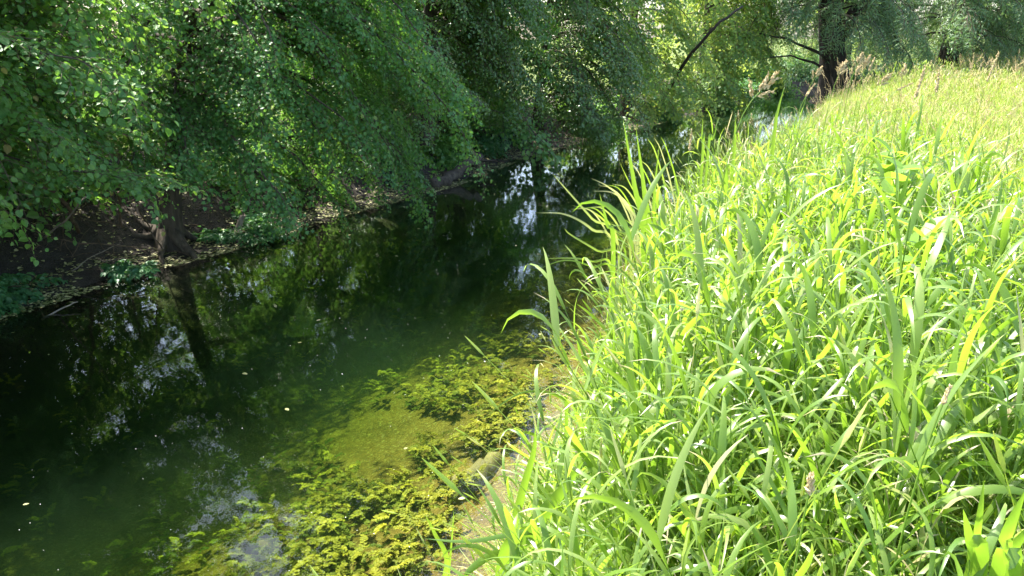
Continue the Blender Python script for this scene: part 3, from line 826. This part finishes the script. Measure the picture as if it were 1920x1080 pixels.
TUFT_F = [tuft(610 + k, 18, .70, .018, 3, .22, 2 + k % 3) for k in range(12)]
def field(n, x0, x1, y0, y1, seed, edge=-.1, margin=.75):
    r = np.random.default_rng(seed)
    y = r.uniform(y0, y1, n); x = r.uniform(x0, x1, n)
    ok = (x > XR(y) + edge + (fbm(x * 2, y * 2, 3) - .5) * .3) & (x < .66 * y + margin) & (np.hypot(x, y) > .62) & (x > XR(y) + .6 * sstep(2.0, .8, y))
    return x[ok], y[ok], r
def sow(m, tmpls, x, y, r, s, base=.4, tilt=.12, jit=.18, patch=0.0, lean=0.0):
    w = r.integers(0, len(tmpls), len(x))
    a = r.uniform(0, 6.28, len(x))
    zz = np.stack([r.normal(0, tilt, len(x)) - lean * (1 - sstep(.1, .9, x - XR(y))) * sstep(1.0, 3.2, y), r.normal(0, tilt, len(x)), np.ones(len(x))], -1)
    Rm = frame(np.stack([np.cos(a), np.sin(a), -(zz[:, 0] * np.cos(a) + zz[:, 1] * np.sin(a))], -1), zz)
    T = np.stack([x, y, ground(x, y) - .02], -1)
    rr = np.clip(base + r.normal(0, jit, len(x)) + patch * (fbm(x * .7, y * .7, 9) - .5), 0, 1)
    for k in range(len(tmpls)):
        ix = w == k
        m.instances(tmpls[k], Rm[ix], T[ix], s[ix], rr[ix])
# near bank: broad-bladed reed grass
m = MB()
x, y, r = field(10000, -1.6, 4.4, .3, 5.2, 101, .0)
p = np.clip(1.15 - .36 * (x - XR(y) - 1.0), .2, 1)
k = r.random(len(x)) < p * .66
x, y = x[k], y[k]
h = (.78 + .45 * fbm(x * 1.2, y * 1.2, 17)) * (1 - .2 * sstep(1.2, 2.6, x - XR(y))) * (.46 + .54 * sstep(.05, .7, x - XR(y))) * (1 - .25 * sstep(2.2, 1.0, y))
sow(m, SHOOT_N, x, y, r, h * r.uniform(.8, 1.15, len(x)), .42, lean=.28)
tag(m.build('reed_grass', M['grass'], smooth=True), 'lush broad-bladed green grass crowding the near right bank', 'grass', kind='stuff')
n_near = len(x)
m = MB()
x, y, r = field(20000, -1.6, 15, 5.2, 20, 102)
k = r.random(len(x)) < np.clip(1.0 - .30 * (x - XR(y) - 1.3), .10, 1) * .66 * sstep(20, 10, y)
x, y = x[k], y[k]
h = (.58 + .5 * fbm(x * .9, y * .9, 17)) * (1 - .2 * sstep(1.0, 3.0, x - XR(y))) * (.7 + .3 * sstep(0, .5, x - XR(y))) * (1 - sstep(8, 12, y) * (.55 - .35 * sstep(.6, 2.5, x - XR(y))))
sow(m, SHOOT_M, x, y, r, h * r.uniform(.8, 1.15, len(x)), .52, lean=.4)
tag(m.build('bank_grass', M['grass'], smooth=True), 'tall green grass along the middle of the right bank', 'grass', kind='stuff')
# finer meadow grass between and behind
m = MB()
x, y, r = field(9000, -1.2, 4.8, .4, 5.5, 103, .15)
sow(m, TUFT_N, x, y, r, r.uniform(.7, 1.35, len(x)) * (.5 + .5 * sstep(.05, .7, x - XR(y))), .33, lean=.2)
r = np.random.default_rng(111)
y = r.uniform(2.4, 9, 900); x = XR(y) + r.uniform(-.08, .35, 900)
sow(m, TUFT_N, x, y, r, r.uniform(.5, .95, 900), .33, lean=.5)
x, y, r = field(17000, 0, 13.5, 5.2, 17, 104, .3)
sow(m, TUFT_M, x, y, r, (.45 + .75 * fbm(x * .8, y * .8, 66)) * r.uniform(.75, 1.2, len(x)) * (1 - sstep(8, 12, y) * (.5 - .4 * sstep(.6, 2.5, x - XR(y)))), .45, patch=.5)
x, y, r = field(12000, 3, 30, 16, 40, 105, .2, 3)
sow(m, TUFT_F, x, y, r, (.15 + 1.15 * fbm(x * .45, y * .45, 67)) * r.uniform(.75, 1.15, len(x)) * (.4 + .6 * sstep(.6, 3, x - XR(y))), .5, patch=.6)
x, y, r = field(7000, 15, 66, 38, 85, 106, 1, 5)
sow(m, TUFT_F, x, y, r, (.5 + 1.3 * fbm(x * .2, y * .2, 68)) * r.uniform(.8, 1.2, len(x)), .5, patch=.9)
tag(m.build('meadow_grass', M['meadow']), 'sunlit pale meadow grass with thin seed stems across the right bank', 'meadow grass', kind='stuff')
def flowering(seed):
    r = np.random.default_rng(seed)
    parts = []
    for k in range(4):
        pts, sd = leafcurve(np.array([r.normal(0, .05), r.normal(0, .05), 0]), r.uniform(0, 6.28), r.uniform(1.3, 1.55), r.uniform(.5, 1.2), r.uniform(.75, 1.15), 6, 2.2)
        v, l, t, _ = tube_arr(pts, np.linspace(.0018, .0009, 6), 3)
        parts.append((v, l, t, np.full(len(v), -.1)))
        d = nn(pts[-1] - pts[-2])
        for j in range(16):
            c = pts[-1] - d * .13 * (j / 15) + r.normal(0, .010, 3) * (.3 + j / 15)
            e = nn(d + r.normal(0, .35, 3))
            v, l, t, _ = tube_arr(c + e * np.linspace(-.011, .011, 3)[:, None], np.array([.0008, .0030, .0004]), 3)
            parts.append((v, l, t, np.full(len(v), r.uniform(-.2, .3))))
    return merge(parts)
FLOWER = [flowering(640 + k) for k in range(8)]
m = MB()
x, y, r = field(900, -1, 12, 2.0, 14, 109, .5, 1)
k = fbm(x * .6, y * .6, 71) + .12 * (x - XR(y)) > .62
sow(m, FLOWER, x[k], y[k], r, r.uniform(.7, 1.0, k.sum()), .5)
x, y, r = field(1700, 2, 26, 12, 34, 110, .8, 2)
k = fbm(x * .4, y * .4, 72) > .55
sow(m, FLOWER, x[k], y[k], r, r.uniform(.85, 1.3, k.sum()), .5)
tag(m.build('flowering_grass', M['seed']), 'thin straw-coloured flowering stems standing above the meadow grass', 'flowering grass', kind='stuff')
m = MB()
r = np.random.default_rng(108)
for k in range(900):
    y = 2.2 + 12 * r.random() ** 1.3; x = float(XR(y)) + r.uniform(-.12, .45)
    b = np.array([x, y, max(float(ground(x, y)), -.05) + r.uniform(-.02, .12)])
    pts, sd = leafcurve(b, math.pi + r.normal(0, 1.1), r.uniform(-.3, .8), r.uniform(-1.2, 0), r.uniform(.15, .5), 6, 1.2, r.normal(0, .5))
    pts[:, 2] = np.maximum(pts[:, 2], np.maximum(ground(pts[:, 0], pts[:, 1]), -.02) + .006)
    m.ribbon(pts, sd, wprof(6, r.uniform(.005, .012)), .1, r.random())
tag(m.build('reed_litter', M['dry'], smooth=True), 'dead brown reed leaves lying along the right water edge', 'reed litter', kind='stuff')

# ------------------------------------------------------------------ single plants one can point to
def blade_plant(name, label, blades, mat='grass', cat='plant', group=None):
    """blades: list of (list of world points, max width, tone)"""
    base = np.array(blades[0][0][0], float)
    root = empty(name, tuple(base), label, cat, group)
    for pts, w, tone in blades:
        pts = np.array(pts, float)
        ex = np.concatenate([[2 * pts[0] - pts[1]], pts, [2 * pts[-1] - pts[-2]]])
        q = []
        for j in range(len(pts) - 1):           # smooth curve through the points
            a, b, c, d = ex[j:j + 4]
            for t in np.linspace(0, 1, 7)[:-1]:
                q.append(.5 * (2 * b + (c - a) * t + (2 * a - 5 * b + 4 * c - d) * t * t + (3 * b - a - 3 * c + d) * t ** 3))
        q = np.array(q + [pts[-1]])
        n = len(q)
        tan = np.gradient(q, axis=0)
        view = q - np.array([.4, -.3, CAM_Z + .4])
        side = np.cross(tan, view)
        m = MB(); m.ribbon(q, side, wprof(n, w, .25, .6), .25, tone)
        m.build('blade', M[mat], root, True, base)
    return root
def on_ground(p, dz=-.03):
    return np.array([p[0], p[1], float(ground(p[0], p[1])) + dz])
def blade(u0, v0, Y0, mids, w, tone=.4):
    """rooted on the bank under photo point (u0, v0), passing through (u, v, Y) points"""
    a = P(u0, v0, Y0)
    return ([on_ground(a)] + [a] + [P(*q) for q in mids], w, tone)
blade_plant('iris_plant', 'tall plant of flat upright sword leaves at the edge of the bank', [
    blade(1208, 470, 4.1, [(1190, 350, 4.1), (1168, 222, 4.1)], .034, .35),
    blade(1216, 470, 4.2, [(1208, 360, 4.2), (1192, 238, 4.2)], .034, .45),
    blade(1150, 480, 4.0, [(1138, 420, 4.0), (1124, 362, 4.0)], .024, .4),
    blade(1228, 480, 4.3, [(1226, 380, 4.3), (1236, 270, 4.3)], .024, .5)], cat='iris')
blade_plant('sedge_clump', 'clump of long thin pale leaves arching left over the water', [
    blade(1160, 470, 4.6, [(1110, 410, 4.5), (1066, 360, 4.5), (1036, 326, 4.5)], .014, .9),
    blade(1150, 480, 4.6, [(1110, 430, 4.5), (1060, 402, 4.5), (1004, 399, 4.5)], .016, .92),
    blade(1165, 500, 4.6, [(1120, 470, 4.5), (1070, 440, 4.5), (1058, 428, 4.5)], .014, .85),
    blade(1150, 520, 4.5, [(1110, 490, 4.4), (1060, 484, 4.4), (1016, 486, 4.4)], .012, .7),
    blade(1150, 525, 4.5, [(1110, 500, 4.4), (1060, 488, 4.4), (1010, 504, 4.4)], .012, .4),
    blade(1190, 460, 4.7, [(1170, 380, 4.7), (1140, 350, 4.6), (1108, 334, 4.6)], .014, .95),
    blade(1195, 460, 4.7, [(1180, 390, 4.7), (1150, 362, 4.6), (1110, 358, 4.6)], .014, .95),
    blade(1190, 480, 4.7, [(1150, 430, 4.7), (1110, 396, 4.6), (1072, 385, 4.6)], .014, .8)] + [
    blade(1165 + 9 * k, 500 - 4 * k, 4.6 + .08 * k, [(1140 + 10 * k, 440 - 7 * k, 4.6 + .08 * k), (1108 + 11 * k, 395 - 10 * k + (k * 37 % 29), 4.55 + .08 * k), (1070 + 13 * k, 392 - 13 * k + (k * 53 % 41), 4.5 + .08 * k)],
          .011 + .001 * (k % 4), (.95, .5, .9, .7)[k % 4]) for k in range(14)], cat='sedge')
blade_plant('arching_reed', 'single long green leaf arching left over the lit shallows', [
    blade(1062, 790, 2.9, [(1050, 745, 2.9), (980, 736, 2.85), (905, 784, 2.8)], .013, .3)], cat='reed leaf')
blade_plant('broad_reed', 'reed with one very broad blade slanting across the near bank edge', [
    blade(945, 1075, 2.0, [(990, 1000, 1.9), (1050, 925, 1.85), (1098, 858, 1.8)], .052, .25),
    blade(955, 1060, 2.0, [(975, 940, 2.0), (1000, 850, 2.0), (1004, 800, 2.0)], .026, .4),
    blade(960, 1075, 2.0, [(1010, 1000, 1.9), (880, 1015, 1.9), (795, 1010, 1.95)], .018, .15),
    blade(960, 1085, 2.05, [(930, 1040, 2.0), (880, 1070, 1.95), (872, 1090, 1.95)], .03, .2)], cat='reed')
blade_plant('young_reed', 'two thin reed shoots rising from the shallows at the bottom edge', [
    ([(-.38, 2.95, -.12), P(838, 1060, 2.9), P(815, 1000, 2.9), P(797, 965, 2.9)], .022, .55),
    ([(-.30, 2.95, -.12), P(843, 1060, 2.95), P(848, 1000, 2.95), P(851, 955, 2.95)], .009, .4)], cat='reed')
blade_plant('young_reed', 'pale bent reed shoot standing at the water edge below the arching leaf', [
    ([(.06, 3.4, -.06), P(1020, 900, 3.2), P(1005, 800, 3.2), P(990, 742, 3.2)], .010, .97),
    ([(.10, 3.4, -.04), P(1030, 860, 3.2), P(985, 810, 3.15), P(975, 855, 3.1)], .016, .5)], cat='reed')
blade_plant('young_reed', 'three bright upright reed blades against the dark water past the iris', [
    blade(1318, 280, 5.6, [(1316, 260, 5.6), (1318, 220, 5.6)], .018, .45),
    blade(1328, 280, 5.6, [(1335, 262, 5.6), (1345, 238, 5.6)], .018, .5),
    blade(1376, 290, 5.8, [(1378, 250, 5.8), (1379, 220, 5.8)], .022, .5)], cat='reed')
blade_plant('young_reed', 'lone upright reed blade in front of the bright patch of far water', [
    blade(1452, 250, 6.4, [(1459, 205, 6.4), (1471, 162, 6.4)], .026, .5)], cat='reed')
blade_plant('wide_leaf_plant', 'plant of wide upright green leaves in the bottom right corner', [
    blade(1835, 1090, 1.29, [(1818, 1010, 1.26), (1806, 955, 1.24)], 0.027, 0.15),
    blade(1870, 1090, 1.26, [(1885, 1010, 1.18), (1925, 915, 1.15)], 0.033, 0.21),
    blade(1880, 1090, 1.33, [(1900, 1030, 1.29), (1940, 975, 1.26)], 0.027, 0.12),
    blade(1815, 1090, 1.37, [(1835, 980, 1.33), (1845, 900, 1.33)], 0.019, 0.27),
    blade(1895, 1095, 1.22, [(1890, 1060, 1.18), (1880, 1030, 1.17)], 0.024, 0.30)], cat='plant')

def broad_weed(label, c, H, seed, n=5):
    r = np.random.default_rng(seed)
    base = np.array([c[0], c[1], float(ground(c[0], c[1])) - .02])
    root = empty('broad_leaved_weed', tuple(base), label, 'weed')
    top = np.array(c)
    m = MB(); m.tube(np.linspace(base, top, 6) + r.normal(0, .006, (6, 3)), np.linspace(.006, .003, 6), 5)
    m.build('stem', M['broad'], root, True, base)
    m = MB()
    for k in range(n * 2):
        f = 1 - .16 * (k // 2) / n
        p = base + (top - base) * f
        a = k * 2.4 + r.normal(0, .3)
        d = np.array([math.cos(a), math.sin(a), r.uniform(-.1, 1.3)])
        m.instances(LEAF['hazel'], frame(d[None], np.array([[0, 0, 1.]])), p[None], np.array([r.uniform(.08, .15)]), [r.random()])
    m.build('leaves', M['broad'], root, False, base)
broad_weed('bright lime broad-leaved weed standing above the sunlit grass', P(1668, 285, 4.2), 1, 701)
broad_weed('lime broad-leaved weed with a wide flat top leaf just in front of the other', P(1690, 318, 3.7), 1, 702, 4)
broad_weed('low lime broad-leaved weed half buried in the near grass', P(1730, 445, 2.7), 1, 703, 4)

def seed_stalk(label, u, v, Y, L, ang, kind, seed, w=.006):
    """flowering stalk: panicle centred at photo point (u, v), leaning by ang from vertical in the picture"""
    r = np.random.default_rng(seed)
    c = P(u, v, Y)
    d = np.array([math.sin(ang), .12, math.cos(ang)]); d /= np.linalg.norm(d)
    bot = c - d * L * .5
    g = np.array([bot[0] - .18 * math.sin(ang) - .02, bot[1] - .03, 0]); g[2] = float(ground(g[0], g[1])) - .03
    root = empty('seed_stalk', tuple(g), label, 'grass stalk', 'flowering grass stalks on the right bank')
    t = np.linspace(0, 1, 10)
    p1 = bot - d * .25
    q = (1 - t)[:, None] ** 2 * g + (2 * t * (1 - t))[:, None] * np.array([p1[0] * .6 + g[0] * .4, p1[1], p1[2]]) + (t ** 2)[:, None] * bot
    m = MB(); m.tube(np.concatenate([q, [c]]), np.linspace(.0032, .0016, 11), 5, .6, cap=False)
    m.build('stem', M['grass'], root, True, g)
    m = MB()
    blobs = []
    side = np.array([math.cos(ang), 0, -math.sin(ang)])
    if kind == 'tail':
        for k in range(90):
            f = r.random()
            blobs.append((bot + d * L * f + r.normal(0, w * .35, 3), d + r.normal(0, .25, 3), w * 1.8 * (1.1 - .5 * f)))
    else:
        nb = 7 if kind == 'lobed' else 5
        for k in range(nb):
            f = k / nb
            sgn = 1 if k % 2 else -1
            bl = L * (.5 if kind == 'lobed' else .38) * (1 - .5 * f)
            bd = nn(d * (.9 if k else .5) + side * sgn * (.55 * (1 - f)) + r.normal(0, .1, 3))
            st = bot + d * L * .75 * f
            for j in range(24):
                h = .25 + .75 * j / 23
                blobs.append((st + bd * bl * h + r.normal(0, w * .45, 3), bd + r.normal(0, .3, 3), w * 2.0 * (1.15 - .6 * h)))
    pos = np.array([b[0] for b in blobs]); dd = np.array([b[1] for b in blobs]); S = np.array([b[2] for b in blobs])
    spk = (np.array([(-.6, 0, 0), (0, .34, 0), (0, -.17, .3), (0, -.17, -.3), (1, 0, 0)]), np.array([0, 2, 1, 0, 3, 2, 0, 1, 3, 4, 1, 2, 4, 2, 3, 4, 3, 1]), np.full(6, 3))
    m.instances(spk, frame(dd, np.tile([0, .2, 1.], (len(dd), 1)) + r.normal(0, .2, (len(dd), 3))), pos, S, r.random(len(S)))
    m.build('seed_head', M['seed'], root, False, g)
for args in [
    ('large feathery buff seed head bowed over the bright far water', 1436, 160, 3.4, .17, .75, 'lobed', 801, .0075),
    ('short brown seed spike against the dark water beside the reed blades', 1295, 262, 4.4, .11, .05, 'tail', 802, .007),
    ('seed head low in front of the willow trunk base', 1535, 135, 6.5, .12, .6, 'lobed', 803, .007),
    ('pair-lobed seed head just right of the willow trunk base', 1580, 127, 6.2, .14, .45, 'lobed', 804, .008),
    ('highest seed head right of the willow trunk', 1612, 111, 7.0, .14, .4, 'lobed', 805, .0075),
    ('seed head beside the highest one', 1627, 114, 7.0, .12, .3, 'lobed', 806, .0075),
    ('slim seed head at the right end of the trio by the trunk', 1635, 120, 7.0, .11, .35, 'tail', 807, .009),
    ('seed head below the trio right of the trunk', 1608, 131, 6.6, .11, .7, 'lobed', 808, .007),
    ('slanting pale seed head over the shaded bush', 1660, 150, 6.0, .15, .85, 'lobed', 809, .007),
    ('nearly flat-lying seed head over the shaded bush', 1697, 162, 6.0, .12, 1.15, 'tail', 810, .008),
    ('tall reddish upright seed plume in front of the willow bush', 1726, 152, 5.6, .22, .25, 'tail', 811, .011),
    ('faint brown upright plume right of the reddish one', 1758, 152, 7.0, .17, .05, 'tail', 812, .012),
    ('brownish tuft-topped stalk left of the reddish plume', 1695, 132, 7.5, .13, .1, 'lobed', 813, .008),
    ('drooping seed head at the top of the near grass crest', 1520, 168, 5.2, .09, .6, 'tail', 814, .007),
    ('long pale plume on the bright meadow at the right', 1862, 125, 8.5, .3, .3, 'tail', 815, .013),
    ('small seed head in the near grass at the right', 1775, 740, 1.4, .035, .3, 'tail', 816, .0045),
    ('small round seed head low in the near grass', 1520, 905, 1.15, .03, .1, 'tail', 817, .005)]:
    seed_stalk(*args)
